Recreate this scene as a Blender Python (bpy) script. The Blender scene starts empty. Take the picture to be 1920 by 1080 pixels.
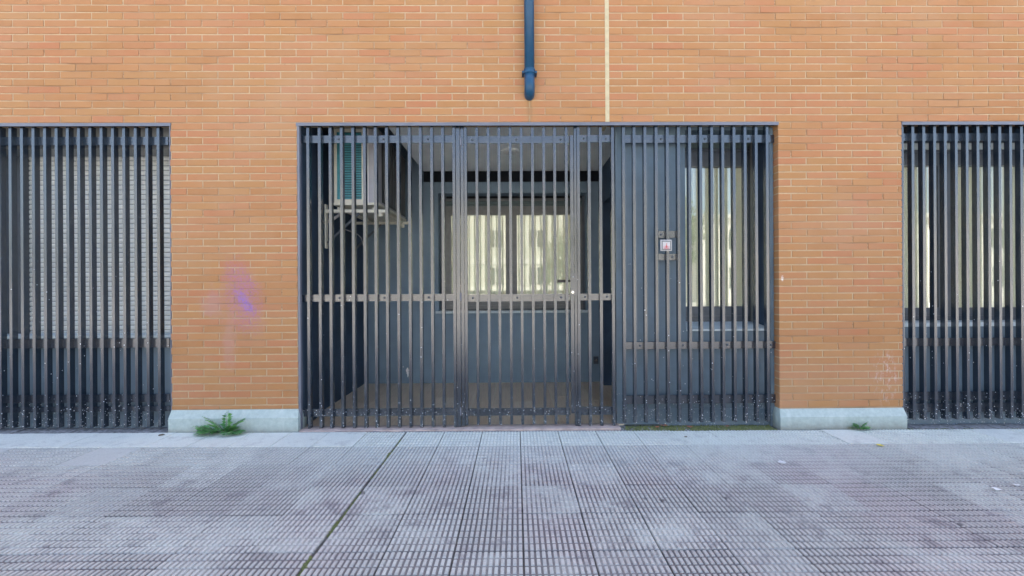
import bpy, bmesh, math, random
from mathutils import Matrix, Vector
random.seed(11)
C = bpy.context.scene.collection
sc = bpy.context.scene

# ------------------------------------------------------------------ camera
F = 780.0; D = 3.36; HC = 1.147
YAW = 0.0105; ROLL = 0.0058; SX = 16.2; SY = -2.0
fw = Vector((math.sin(YAW), math.cos(YAW), 0))
r0 = Vector((math.cos(YAW), -math.sin(YAW), 0)); u0 = Vector((0, 0, 1))
rt = r0*math.cos(ROLL) - u0*math.sin(ROLL)
up = u0*math.cos(ROLL) + r0*math.sin(ROLL)
cam = bpy.data.cameras.new('camera'); co = bpy.data.objects.new('camera', cam); C.objects.link(co)
co.matrix_world = Matrix(((rt.x, up.x, -fw.x, 0), (rt.y, up.y, -fw.y, -D), (rt.z, up.z, -fw.z, HC), (0, 0, 0, 1)))
cam.sensor_width = 36; cam.lens = F/1920*36; cam.shift_x = -SX/1920; cam.shift_y = SY/1920
cam.clip_start = 0.05; cam.clip_end = 500
sc.camera = co

# ------------------------------------------------------------------ light
ELEV = 58; AZ = 12
w = bpy.data.worlds.new('World'); sc.world = w; w.use_nodes = True
nt = w.node_tree; bg = nt.nodes['Background']
sky = nt.nodes.new('ShaderNodeTexSky'); sky.sky_type = 'NISHITA'; sky.sun_disc = False
sky.sun_elevation = math.radians(ELEV); sky.sun_rotation = math.radians(AZ); sky.dust_density = 4.0; sky.air_density = 1.0; sky.ozone_density = 0.6
nt.links.new(sky.outputs[0], bg.inputs[0]); bg.inputs[1].default_value = 0.15
sl = bpy.data.lights.new('sun', 'SUN'); so = bpy.data.objects.new('sun', sl); C.objects.link(so)
sl.energy = 3.6; sl.angle = math.radians(0.5); sl.color = (1, .94, .84)
so.rotation_euler = (math.radians(-(90-ELEV)), 0, math.radians(-AZ))
vs = sc.view_settings; vs.view_transform = 'Standard'; vs.look = 'None'; vs.gamma = 1; vs.use_curve_mapping = False
vs.exposure = 2.2
sc.cycles.max_bounces = 8; sc.cycles.diffuse_bounces = 5; sc.cycles.glossy_bounces = 4; sc.cycles.transparent_max_bounces = 8

# ------------------------------------------------------------------ helpers
def at(px, py, o=0.0):
    """X, Z on the plane y = o of a point measured on the photograph (survey of the facade)."""
    v = fw + rt*((px-960-SX)/F) - up*((py-540-SY)/F)
    t = (o + D)/v.y
    return v.x*t, HC + v.z*t
def ax(px, py=540, o=0.0): return at(px, py, o)[0]
def az(py, px=968, o=0.0): return at(px, py, o)[1]

class MB:
    def __init__(s): s.v = []; s.f = []; s.m = []
    def face(s, pts, m=0):
        i = len(s.v); s.v += [tuple(p) for p in pts]; s.f.append(tuple(range(i, i+len(pts)))); s.m.append(m); return s
    def box(s, x0, x1, y0, y1, z0, z1, m=0, skip=''):
        i = len(s.v)
        s.v += [(x0,y0,z0),(x1,y0,z0),(x1,y1,z0),(x0,y1,z0),(x0,y0,z1),(x1,y0,z1),(x1,y1,z1),(x0,y1,z1)]
        for k, q in (('d',(0,3,2,1)),('u',(4,5,6,7)),('f',(0,1,5,4)),('r',(1,2,6,5)),('b',(2,3,7,6)),('l',(3,0,4,7))):
            if k not in skip: s.f.append(tuple(i+j for j in q)); s.m.append(m)
        return s
    def tube(s, pts, r, n=8, m=0, cap=True):
        rings = []
        pts = [Vector(p) for p in pts]
        for k, p in enumerate(pts):
            d = (pts[min(k+1, len(pts)-1)] - pts[max(k-1, 0)]).normalized()
            a = d.orthogonal().normalized() if k == 0 else (rings_a - d*rings_a.dot(d)).normalized()
            rings_a = a; b = d.cross(a)
            rr = r[k] if isinstance(r, (list, tuple)) else r
            i = len(s.v)
            for j in range(n):
                t = 2*math.pi*j/n; s.v.append(tuple(p + a*(rr*math.cos(t)) + b*(rr*math.sin(t))))
            rings.append(i)
        for k in range(len(rings)-1):
            for j in range(n):
                s.f.append((rings[k]+j, rings[k]+(j+1)%n, rings[k+1]+(j+1)%n, rings[k+1]+j)); s.m.append(m)
        if cap:
            s.f.append(tuple(rings[0]+j for j in reversed(range(n)))); s.m.append(m)
            s.f.append(tuple(rings[-1]+j for j in range(n))); s.m.append(m)
        return s
    def bevbox(s, x0, x1, y0, y1, z0, z1, b, m=0):
        """box with its front (-y) edges chamfered, no back."""
        i = len(s.v)
        s.v += [(x0,y1,z0),(x1,y1,z0),(x1,y1,z1),(x0,y1,z1),
                (x0,y0+b,z0),(x1,y0+b,z0),(x1,y0+b,z1),(x0,y0+b,z1),
                (x0+b,y0,z0+b),(x1-b,y0,z0+b),(x1-b,y0,z1-b),(x0+b,y0,z1-b)]
        for a in (0, 4):
            for j in range(4):
                s.f.append((i+a+j, i+a+(j+1)%4, i+a+4+(j+1)%4, i+a+4+j)); s.m.append(m)
        s.f.append((i+8, i+9, i+10, i+11)); s.m.append(m)
        return s
    def mesh(s, name, mats, o=(0,0,0), smooth=False):
        me = bpy.data.meshes.new(name)
        me.from_pydata([(a-o[0], b-o[1], c-o[2]) for a, b, c in s.v], [], s.f)
        for m in (mats if isinstance(mats, (list, tuple)) else [mats]): me.materials.append(m)
        if any(s.m): me.polygons.foreach_set('material_index', s.m)
        if smooth: me.polygons.foreach_set('use_smooth', [True]*len(me.polygons))
        me.update(); return me
    def build(s, name, mats, parent=None, smooth=False, loc=None):
        """parented pieces are written in the parent's space: o is the root Empty's place."""
        o = root_loc(parent) if parent else (loc or (0, 0, 0))
        ob = bpy.data.objects.new(name, s.mesh(name, mats, o, smooth)); C.objects.link(ob)
        if parent: ob.parent = parent
        elif loc: ob.location = loc
        return ob
def root_loc(p):
    v = Vector((0, 0, 0))
    while p: v += p.location; p = p.parent
    return v
def inst(name, me, loc, parent):
    ob = bpy.data.objects.new(name, me); C.objects.link(ob); ob.parent = parent; ob.location = Vector(loc) - root_loc(parent); return ob
def tag(o, label=None, cat=None, group=None, kind=None):
    if label: o['label'] = label
    if cat: o['category'] = cat
    if group: o['group'] = group
    if kind: o['kind'] = kind
    return o
def thing(name, loc, label=None, cat=None, group=None, kind=None):
    o = bpy.data.objects.new(name, None); C.objects.link(o); o.location = loc; o.empty_display_size = .1
    return tag(o, label, cat, group, kind)

# ------------------------------------------------------------------ materials
class N:
    def __init__(s, name):
        s.mat = bpy.data.materials.new(name); s.mat.use_nodes = True; s.t = s.mat.node_tree
        s.p = s.t.nodes['Principled BSDF']
    def n(s, typ, **k):
        x = s.t.nodes.new(typ)
        for a, b in k.items(): setattr(x, a, b)
        return x
    def l(s, a, b): s.t.links.new(a, b)
    def pos(s): return s.n('ShaderNodeNewGeometry').outputs['Position']
    def noise(s, scale, detail=4, rough=.6, vec=None, stretch=None):
        x = s.n('ShaderNodeTexNoise'); x.inputs['Scale'].default_value = scale; x.inputs['Detail'].default_value = detail; x.inputs['Roughness'].default_value = rough
        v = vec if vec is not None else s.pos()
        if stretch:
            m = s.n('ShaderNodeMapping'); m.inputs['Scale'].default_value = stretch; s.l(v, m.inputs[0]); v = m.outputs[0]
        s.l(v, x.inputs['Vector']); return x.outputs[0]
    def ramp(s, f, a, b, lo=0., hi=1.):
        x = s.n('ShaderNodeMapRange'); x.interpolation_type = 'SMOOTHSTEP'
        x.inputs[1].default_value = a; x.inputs[2].default_value = b; x.inputs[3].default_value = lo; x.inputs[4].default_value = hi
        s.l(f, x.inputs[0]); return x.outputs[0]
    def math(s, op, a, b=0.):
        x = s.n('ShaderNodeMath'); x.operation = op
        for i, v in enumerate((a, b)):
            if isinstance(v, (int, float)): x.inputs[i].default_value = v
            else: s.l(v, x.inputs[i])
        return x.outputs[0]
    def mix(s, f, a, b, mode='MIX'):
        x = s.n('ShaderNodeMix'); x.data_type = 'RGBA'; x.blend_type = mode
        for i, v in ((0, f), (6, a), (7, b)):
            if isinstance(v, (int, float)): x.inputs[i].default_value = v
            elif isinstance(v, tuple): x.inputs[i].default_value = (*v, 1)
            else: s.l(v, x.inputs[i])
        return x.outputs[2]
    def col(s, c):
        if isinstance(c, tuple): s.p.inputs['Base Color'].default_value = (*c, 1)
        else: s.l(c, s.p.inputs['Base Color'])
        return s
    def rough(s, r):
        if isinstance(r, (int, float)): s.p.inputs['Roughness'].default_value = r
        else: s.l(r, s.p.inputs['Roughness'])
        return s
    def bump(s, h, strength=.3, dist=.003):
        b = s.n('ShaderNodeBump'); b.inputs['Strength'].default_value = strength; b.inputs['Distance'].default_value = dist
        s.l(h, b.inputs['Height']); s.l(b.outputs[0], s.p.inputs['Normal']); return s
    def sep(s, v=None):
        x = s.n('ShaderNodeSeparateXYZ'); s.l(v if v is not None else s.pos(), x.inputs[0]); return x.outputs
    def blob(s, cx, cz, rx, rz, rot=0):
        """0 at the centre, 1 at the ellipse, on the facade plane."""
        xyz = s.sep(); dx = s.math('SUBTRACT', xyz[0], cx); dz = s.math('SUBTRACT', xyz[2], cz)
        c, n = math.cos(rot), math.sin(rot)
        a = s.math('DIVIDE', s.math('ADD', s.math('MULTIPLY', dx, c), s.math('MULTIPLY', dz, n)), rx)
        b = s.math('DIVIDE', s.math('SUBTRACT', s.math('MULTIPLY', dz, c), s.math('MULTIPLY', dx, n)), rz)
        return s.math('SQRT', s.math('ADD', s.math('MULTIPLY', a, a), s.math('MULTIPLY', b, b)))

def plain(name, c, rough=.5, var=.15, scale=14, bump=0, metal=0, spec=None):
    m = N(name); n = m.noise(scale)
    d = tuple(max(0, x*(1-var)) for x in c); e = tuple(x*(1+var) for x in c)
    m.col(m.mix(m.ramp(n, .3, .7), d, e)); m.rough(m.ramp(n, .2, .8, rough*.85, min(1, rough*1.15)))
    m.p.inputs['Metallic'].default_value = metal
    if spec is not None: m.p.inputs['Specular IOR Level'].default_value = spec
    if bump: m.bump(m.noise(scale*12, 3), bump, .002)
    return m.mat

def wall_marks(m, c):
    """purple spray and pale scuffs that sit on bricks and joints alike."""
    gx, gz = at(455, 556); fine = m.noise(60, 3, .7); big = m.noise(9, 4, .65)
    e = m.blob(gx, gz, .135, .27, .25)
    k = m.ramp(m.math('ADD', e, m.math('MULTIPLY', m.math('SUBTRACT', big, .5), 1.6)), .25, 1.5, .85, 0)
    k = m.math('MULTIPLY', k, m.ramp(fine, .40, .60, .12, 1))
    c = m.mix(k, c, (.36, .15, .26))
    e = m.blob(at(459,566)[0], at(459,566)[1], .036, .105, .6)
    k = m.ramp(m.math('ADD', e, m.math('MULTIPLY', m.math('SUBTRACT', m.noise(28, 4), .5), 1.5)), .15, 1.6, .66, 0)
    k = m.math('MULTIPLY', k, m.ramp(fine, .36, .56, .3, 1))
    c = m.mix(k, c, (.20, .13, .52))
    e = m.blob(*at(400, 570), .10, .13, 0)
    k = m.ramp(m.math('ADD', e, m.math('MULTIPLY', m.math('SUBTRACT', m.noise(13, 4), .5), 2.2)), .3, 1.3, .35, 0)
    c = m.mix(k, c, (.42, .22, .25))
    e = m.blob(*at(430, 640), .06, .22, 0)
    k = m.ramp(m.math('ADD', e, m.math('MULTIPLY', m.math('SUBTRACT', m.noise(17, 4), .5), 2.2)), .3, 1.3, .35, 0)
    c = m.mix(k, c, (.46, .27, .24))
    e = m.blob(*at(1660, 705), .12, .24, 0)
    k = m.math('MULTIPLY', m.ramp(e, .3, 1.2, 1, 0), m.ramp(m.noise(24, 5, .7, stretch=(1.3, 1, .7)), .5, .66, 0, .75))
    c = m.mix(k, c, (.62, .55, .53))
    e = m.blob(*at(1467, 522), .012, .03, 0)
    k = m.math('MULTIPLY', m.ramp(e, .4, 1.1, 1, 0), m.ramp(m.noise(70, 3), .4, .55, 0, .9))
    c = m.mix(k, c, (.8, .76, .72))
    # lime wash left by pointing and rain under the pipe
    k = m.ramp(m.noise(1.3, 4, .6, stretch=(.6, 1, 1.2)), .45, .75, 0, .38)
    c = m.mix(k, c, (.43, .27, .165))
    e = m.blob(*at(993, 205), .035, .14, 0)
    c = m.mix(m.math('MULTIPLY', m.ramp(e, .2, 1.1, .55, 0), m.ramp(m.noise(40, 3, .6, stretch=(1, 1, .1)), .3, .6)), c, (.17, .12, .07))
    e = m.blob(*at(993, 150), .10, .5, 0)
    c = m.mix(m.ramp(e, .2, 1.2, .3, 0), c, (.40, .23, .085))
    return c

def brick_mat(name, island):
    m = N(name)
    if island: rnd = m.n('ShaderNodeNewGeometry').outputs['Random Per Island']
    else: rnd = m.n('ShaderNodeObjectInfo').outputs['Random']
    c = m.mix(m.ramp(rnd, 0, .6), (.365, .170, .068), (.405, .198, .082))
    h = m.math('FRACT', m.math('MULTIPLY', rnd, 13.7))
    c = m.mix(m.ramp(h, .55, 1., 0, .7), c, (.41, .182, .092)); c = m.mix(m.ramp(h, .4, 0., 0, .6), c, (.39, .21, .085))
    c = m.mix(m.ramp(rnd, .72, 1.), c, (.405, .168, .080))
    n = m.noise(7, 5, .65); c = m.mix(m.ramp(n, .35, .75, 0, .5), c, (.40, .215, .105))
    drag = m.noise(22, 4, .6, stretch=(1, 1, 9)); c = m.mix(m.ramp(drag, .5, .8, 0, .22), c, (.28, .125, .06))
    pit = m.noise(150, 2); c = m.mix(m.ramp(pit, .62, .76, 0, .35), c, (.22, .10, .06))
    c = wall_marks(m, c)
    m.col(c).rough(.82); m.p.inputs['Specular IOR Level'].default_value = .25
    m.bump(m.math('ADD', drag, m.math('MULTIPLY', pit, .5)), .35, .0015)
    return m.mat
def mortar_mat():
    m = N('mortar')
    c = m.mix(m.ramp(m.noise(18, 5), .3, .7), (.43, .305, .18), (.49, .375, .24))
    k = m.ramp(m.noise(2.2, 4, .6, stretch=(.35, 1, 1.6)), .46, .62, 0, .8)     # joints pointed in brick colour in some courses
    c = m.mix(k, c, (.355, .20, .098))
    c = m.mix(m.ramp(m.noise(45, 4, .7), .64, .72, 0, .8), c, (.12, .09, .07))  # holes
    c = m.mix(m.math('MULTIPLY', k, m.ramp(m.noise(2.5, 4, .6, stretch=(.6, 1, 26)), .50, .58, 0, .75)), c, (.16, .09, .05))  # shrinkage cracks
    c = wall_marks(m, c)
    m.col(c).rough(.9).bump(m.noise(90, 4), .5, .002); return m.mat

def metal_mat(name, base, rough=.36, lo=0., splash=True):
    m = N(name); n = m.noise(5, 5, .6)
    c = m.mix(m.ramp(n, .3, .7), tuple(x*.88 for x in base), tuple(x*1.12 for x in base))
    if splash:
        z = m.sep()[2]
        v = m.n('ShaderNodeTexVoronoi'); v.inputs['Scale'].default_value = 62; m.l(m.pos(), v.inputs['Vector'])
        v2 = m.n('ShaderNodeTexVoronoi'); v2.inputs['Scale'].default_value = 26; m.l(m.pos(), v2.inputs['Vector'])
        wn = m.n('ShaderNodeTexWhiteNoise'); m.l(v.outputs['Color'], wn.inputs['Vector'])
        wn2 = m.n('ShaderNodeTexWhiteNoise'); m.l(v2.outputs['Color'], wn2.inputs['Vector'])
        k1 = m.math('MULTIPLY', m.ramp(v.outputs['Distance'], .10, .26, 1, 0), m.math('GREATER_THAN', wn.outputs[0], m.ramp(z, .0, .34, .34, .985)))
        k2 = m.math('MULTIPLY', m.ramp(v2.outputs['Distance'], .05, .13, 1, 0), m.math('GREATER_THAN', wn2.outputs[0], m.ramp(z, .1, 1.2, .80, .975)))
        k = m.math('MULTIPLY', m.math('MAXIMUM', k1, k2), m.ramp(z, 1.0, 1.6, 1, 0))
        dust = m.math('MULTIPLY', m.ramp(z, -.02, .30, .18, 0), m.ramp(m.noise(14, 4), .35, .7))
        c = m.mix(dust, c, (.30, .30, .30)); c = m.mix(k, c, (.80, .82, .85))
        m.rough(m.math('MAXIMUM', m.ramp(n, .2, .8, rough*.85, rough*1.2), m.math('MULTIPLY', k, .7)))
    else: m.rough(m.ramp(n, .2, .8, rough*.85, rough*1.2))
    m.col(c); m.p.inputs['IOR'].default_value = 1.95 if base[0] < .05 else 1.6
    m.bump(m.noise(220, 2), .025, .0006); return m.mat

def tile_mat(name, groove):
    m = N(name)
    rnd = m.n('ShaderNodeObjectInfo').outputs['Random']
    big = m.noise(.9, 5, .65); mid = m.noise(4.5, 5, .7); fine = m.noise(130, 3, .7)
    if groove: a, b = (.125, .116, .116), (.19, .182, .178)
    else: a, b = (.46, .45, .425), (.56, .56, .525)
    isl = m.n('ShaderNodeNewGeometry').outputs['Random Per Island']
    c = m.mix(m.ramp(rnd, 0, 1), a, b); c = m.mix(m.ramp(isl, .2, 1, 0, .35), c, tuple(x*.72 for x in a))
    red = tuple(x*y for x, y in zip(b, (.98, .83, .87))); c = m.mix(m.ramp(m.noise(.7, 3), .43, .66, 0, .6), c, red)
    # trodden-in dust fills grooves in patches
    dust = m.ramp(m.math('ADD', m.math('ADD', m.math('MULTIPLY', big, .42), m.math('MULTIPLY', mid, .38)), m.math('MULTIPLY', rnd, .105)), .42, .58, 0, .8 if groove else .5)
    c = m.mix(dust, c, (.58, .60, .555))
    dark = m.math('MAXIMUM', m.ramp(m.noise(5.5, 7, .75), .52, .66, 0, .5), m.ramp(rnd, .80, .98, 0, .2)); c = m.mix(dark, c, (.15, .13, .145))
    spot = m.noise(7, 3, .5); c = m.mix(m.ramp(spot, .73, .77, 0, .6), c, (.55, .55, .56))
    v = m.n('ShaderNodeTexVoronoi'); v.inputs['Scale'].default_value = 4.2; m.l(m.pos(), v.inputs['Vector'])
    wn = m.n('ShaderNodeTexWhiteNoise'); m.l(v.outputs['Color'], wn.inputs['Vector'])
    gum = m.math('MULTIPLY', m.ramp(m.math('ADD', v.outputs['Distance'], m.math('MULTIPLY', m.noise(40, 2), .05)), .075, .10, .75, 0), m.math('GREATER_THAN', wn.outputs[0], .72))
    c = m.mix(gum, c, (.085, .08, .085))
    y = m.sep()[1]
    yn = m.math('ADD', y, m.math('MULTIPLY', m.math('SUBTRACT', m.noise(3.5, 4, .65), .5), .5))
    c = m.mix(m.ramp(yn, -1.05, -.35, 0, .42), c, (.66, .70, .655))             # washed pale near the wall
    c = m.mix(m.ramp(y, -.352, -.338, 0, .62), c, (.74, .78, .71))             # pale cement tiles along it
    c = m.mix(m.math('MULTIPLY', m.ramp(m.noise(9, 6, .75), .50, .68, 0, .42), m.ramp(y, -.6, -.3)), c, (.34, .345, .34))             # pale cement tiles by the wall
    c = m.mix(m.ramp(fine, .35, .7, 0, .25), c, (.18, .17, .18))
    m.col(c).rough(.85).bump(fine, .35, .0015); m.p.inputs['Specular IOR Level'].default_value = .3
    return m.mat

def glass_mat(name, refl=.45, tint=(.75, .8, .78)):
    m = N(name); t = m.t; out = t.nodes['Material Output']; t.nodes.remove(m.p)
    tr = m.n('ShaderNodeBsdfTransparent'); tr.inputs[0].default_value = (*tint, 1)
    gl = m.n('ShaderNodeBsdfGlossy'); gl.inputs['Roughness'].default_value = .012; gl.inputs[0].default_value = (.95, .97, .95, 1)
    b = m.n('ShaderNodeBump'); b.inputs['Strength'].default_value = .035; b.inputs['Distance'].default_value = .01
    m.l(m.noise(3.0, 2), b.inputs['Height']); m.l(b.outputs[0], gl.inputs['Normal'])
    fr = m.n('ShaderNodeLayerWeight'); fr.inputs[0].default_value = .5
    mx = m.n('ShaderNodeMixShader'); m.l(m.math('ADD', m.math('MULTIPLY', m.math('POWER', fr.outputs['Facing'], 5.), 1-refl), refl), mx.inputs[0]); m.l(tr.outputs[0], mx.inputs[1]); m.l(gl.outputs[0], mx.inputs[2])
    m.l(mx.outputs[0], out.inputs[0]); return m.mat

def leaf_mat(name, a, b):
    m = N(name); c = m.mix(m.ramp(m.n('ShaderNodeNewGeometry').outputs['Random Per Island'], 0, 1), a, b)
    m.col(c).rough(.55); return m.mat

M = dict(
    brick=brick_mat('brick', False), brick_i=brick_mat('brick_field', True), mortar=mortar_mat(),
    bar=metal_mat('grey_painted_steel', (.011, .020, .034), .23), panel=metal_mat('grey_panel_paint', (.10, .155, .205), .45),
    lintel=metal_mat('lintel_paint', (.13, .135, .165), .45, splash=False),
    dark=plain('dark_plaster', (.05, .085, .14), .8, .2, 3, .15), darker=plain('black_paint_and_shade', (.010, .012, .016), .8, spec=.2),  # darker: also paints shade on the porch band, lintel soffit and void
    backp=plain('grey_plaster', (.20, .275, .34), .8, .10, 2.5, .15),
    ceil=plain('white_ceiling_paint', (.86, .88, .86), .9, .05, 3), frame=plain('window_frame_grey', (.16, .165, .165), .4, .12),
    framed=plain('window_frame_dark', (.07, .085, .105), .4, .12),
    glass=glass_mat('window_glass', .085, (.93, .95, .92)), glassr=glass_mat('reflecting_glass', .11, (.93, .95, .92)),
    shutter=plain('shutter_slat_grey', (.62, .64, .62), .5, .08, 9), shutterd=plain('shutter_teal_grey', (.08, .12, .125), .45),
    sill=plain('pale_sill_stone', (.55, .63, .66), .5, .1, 8), tile=tile_mat('cement_tile', False), groove=tile_mat('tile_groove_dirt', True),
    soil=plain('joint_soil', (.085, .083, .075), .95, .4, 30), pipe=plain('blue_grey_pipe', (.015, .065, .13), .3, .1, 6, spec=.3),
    cream=plain('cream_sealant', (.50, .42, .26), .75, .1, 20), accream=plain('cream_plastic', (.66, .63, .52), .5, .06, 8),
    acgrey=plain('grey_ac_panel', (.38, .38, .41), .5, .06), coil=plain('teal_coil_fins', (.05, .26, .30), .4, .15, 30), coildark=plain('teal_coil_gap', (.012, .075, .09), .6),
    black=plain('black_grille', (.012, .012, .014), .4), white=plain('white_plastic', (.75, .74, .72), .4, .04), red=plain('red_print', (.50, .10, .10), .5, .05), pink=plain('pale_pink_print', (.52, .33, .33), .4, .1, 40),
    chrome=plain('polished_metal', (.7, .7, .68), .2, .05, metal=1), thresh=plain('pink_stone_threshold', (.44, .345, .31), .7, .2, 12, .2),
    moss=leaf_mat('moss', (.06, .085, .02), (.16, .17, .05)),
    weed=leaf_mat('weed_leaf', (.06, .22, .07), (.17, .40, .12)), weedb=plain('weed_stem', (.14, .07, .03), .7),
    litter=leaf_mat('dry_leaf', (.25, .06, .03), (.30, .14, .08)), yellow=plain('yellow_leaf', (.62, .52, .10), .6), paper=plain('white_scrap', (.7, .7, .7), .7),
    signface=plain('dull_sign_white', (.50, .47, .46), .4, .06, 60), grout=plain('pale_grout', (.78, .70, .55), .8, .05), bounce_concrete=plain('pale_bounce_concrete', (.36, .37, .38), .9, .2, 20, .2), stucco=plain('ochre_stucco', (.54, .54, .47), .85, .08, 2),
    white_wall=plain('white_stucco', (.72, .70, .65), .8, .05, 3), dglass=plain('dark_window', (.04, .05, .06), .15, .1), leaf=leaf_mat('tree_leaf', (.04, .09, .02), (.10, .16, .04)), bark=plain('bark', (.12, .09, .06), .9, .2, 20))
def stone_mat():
    m = N('plinth_stone'); n = m.noise(30, 5, .7); s = m.noise(12, 4, .6, stretch=(1, 1, .12))
    c = m.mix(m.ramp(n, .3, .7), (.33, .40, .385), (.42, .49, .465)); c = m.mix(m.ramp(s, .5, .7, 0, .4), c, (.52, .58, .555))
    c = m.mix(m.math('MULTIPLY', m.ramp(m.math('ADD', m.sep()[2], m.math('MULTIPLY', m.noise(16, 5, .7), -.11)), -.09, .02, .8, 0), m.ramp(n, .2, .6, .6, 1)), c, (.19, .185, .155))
    c = m.mix(m.ramp(m.noise(38, 5, .75), .60, .70, 0, .45), c, (.22, .24, .22))
    m.col(c).rough(.7).bump(n, .25, .002); return m.mat
M['stone'] = stone_mat()
def cloth(name, c):
    m = N(name); t = m.t; out = t.nodes['Material Output']
    k = m.mix(m.ramp(m.noise(6, 4, .6, stretch=(3, 1, .3)), .3, .7), tuple(x*.9 for x in c), c); m.col(k).rough(.9)
    tr = m.n('ShaderNodeBsdfTranslucent'); m.l(k, tr.inputs[0]); mx = m.n('ShaderNodeMixShader'); mx.inputs[0].default_value = .55
    m.l(m.p.outputs[0], mx.inputs[1]); m.l(tr.outputs[0], mx.inputs[2]); m.l(mx.outputs[0], out.inputs[0]); return m.mat
M['curtain'] = cloth('cream_curtain', (.77, .82, .72))
def plank_mat():
    m = N('wood_look_tile'); r = m.n('ShaderNodeObjectInfo').outputs['Random']
    g = m.noise(9, 5, .65, stretch=(6, .5, 1))
    c = m.mix(m.ramp(r, 0, 1), (.70, .53, .37), (.80, .64, .47)); c = m.mix(m.ramp(g, .4, .7, 0, .6), c, (.55, .40, .27))
    m.col(c).rough(.45); return m.mat
M['plank'] = plank_mat()

# ------------------------------------------------------------------ brick facade
ZL = az(229.2, 968)                     # underside of the course over the openings
XJ0, XJ1 = ax(1134.2, 60), ax(1142.0, 60)
def pz(v): return v
OPEN = [(-4.74, ax(320.3, 500)), (ax(558.0, 500), ax(1460.5, 500)), (ax(1692.0, 500), 5.26)]
ZB = az(768, 440)                       # top of the stone base, left pier
ZBR = az(765.5, 1575)
XE = 7.6; ZT = 3.95
LA, CH, JT = .250, .0586, .0095
OFF = ax(22.5, 16) % LA                 # one perpend of the first full course seen at the top left
courses = []
z = ZL
while z < ZT: courses.append((z, .0590)); z += .0590
z = ZL
while z > -.08: z -= .0581; courses.append((z, .0581))
row_of_top = round((az(9.5, 240) - ZL)/.0590) - 1
PIERS = ((-XE, OPEN[0][0], -.02), (OPEN[0][1], OPEN[1][0], ZB), (OPEN[1][1], OPEN[2][0], ZBR), (OPEN[2][1], XE, -.08))
brick_cache = {}
def brick_mesh(L, h):
    k = (round(L, 3), round(h, 4))
    if k not in brick_cache:
        brick_cache[k] = MB().bevbox(-L/2, L/2, 0, .105, 0, h, .0018).mesh('brick', M['brick'])
    return brick_cache[k]
def facade(name, xa, xb, label, label2):
    root = thing(name, ((xa+xb)/2, .0, 0), label, 'wall')
    mort = MB(); bricks = []
    for (zc, ch) in courses:
        idx = round((zc-ZL)/ch)
        above = zc >= ZL - 1e-4
        spans = [(xa, xb)]
        if not above:
            spans = []
            for (p, q, zb) in PIERS:
                if p >= xa-.01 and q <= xb+.01: spans.append((p, q, zb))
        for sp in spans:
            p, q = sp[0], sp[1]; z0, z1 = zc + JT/2, zc + ch - JT/2
            if not above:
                if z1 < sp[2] + .012: continue
                z0 = max(z0, sp[2] + .004)
            o = OFF + (LA/2 if (idx - row_of_top) % 2 else 0)
            k = math.floor((p - o)/LA); x = o + k*LA
            while x < q:
                a, b = max(x + JT/2, p), min(x + LA - JT/2, q)
                if b - a > .025: bricks.append((a, b, z0, z1))
                x += LA
    # mortar body, set back behind the brick faces and clear of the openings
    r = .0035
    mort.box(xa, xb, r, .11, ZL + .002, ZT, 0)
    for (p, q, zb) in PIERS:
        if p >= xa-.01 and q <= xb+.01: mort.box(p+r, q-r, r, .30, zb-.20, ZL+.001, 0)
    mort.build('mortar', M['mortar'], root)
    def seen(b):
        cx, cz = (b[0]+b[1])/2, (b[2]+b[3])/2
        full = (b[1]-b[0]) > .2
        return (0 if abs(cx) < 4.1 and cz < 3.45 and full else 10) + math.hypot(cx, cz-HC)
    bricks.sort(key=seen)
    for (a, b, z0, z1) in bricks[:300]:
        o = inst('brick', brick_mesh(b-a, z1-z0), ((a+b)/2, random.uniform(-.0012, .0008), z0), root)
        o.rotation_euler = (random.uniform(-.012, .012), random.uniform(-.0015, .0015), random.uniform(-.003, .003))
    f = MB()
    for (a, b, z0, z1) in bricks[300:]:
        d = random.uniform(-.0012, .0008); f.bevbox(a, b, d, .105, z0, z1, .0018)
    tag(f.build('brickwork', M['brick_i'], root), kind='stuff')
    return root
facade('brick_wall', -XE, XJ0, 'orange brick wall with purple spray stain, left of the cream sealant strip', '')
facade('brick_wall', XJ1, XE, 'orange brick wall right of the cream sealant strip, with pale scuffs low down', '')
MB().box(XJ0+.0005, XJ1-.0005, .001, .2, ZL+.002, ZT).build('expansion_joint', M['cream'], loc=(0, 0, 0))
tag(bpy.data.objects['expansion_joint'], 'cream sealant strip running down between the two brick walls', 'expansion joint')
# upper storeys and the rest of the block (out of frame, throw the shade)
ub = MB().box(-30, 30, .004, .3, ZT+.001, 8.5).box(-XE, XE, .1105, .30, ZL+.30, ZT).box(-30, -XE-.001, .004, .3, -.2, ZT).box(XE+.001, 30, .004, .3, -.2, ZT).box(OPEN[2][1]+.1051, XE, .1105, .3, -.2, ZL+.298).box(-XE, OPEN[0][0]-.1051, .1105, .3, -.2, ZL+.298)
ub.box(-30, 30, 8, 8.3, 2.7, 8.498).box(-30, 30, .301, 7.999, 8.2, 8.497).box(-30, 30, .302, 7.998, ZT+.05, ZT+.25)  # rear wall made open below, so daylight backlights the curtains
ub.box(-30, -29.7, .303, 7.997, -.2, 8.1).box(29.7, 30, .303, 7.997, -.2, 8.1)
tag(ub.build('building_shell', M['brick_i']), kind='structure')

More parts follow.
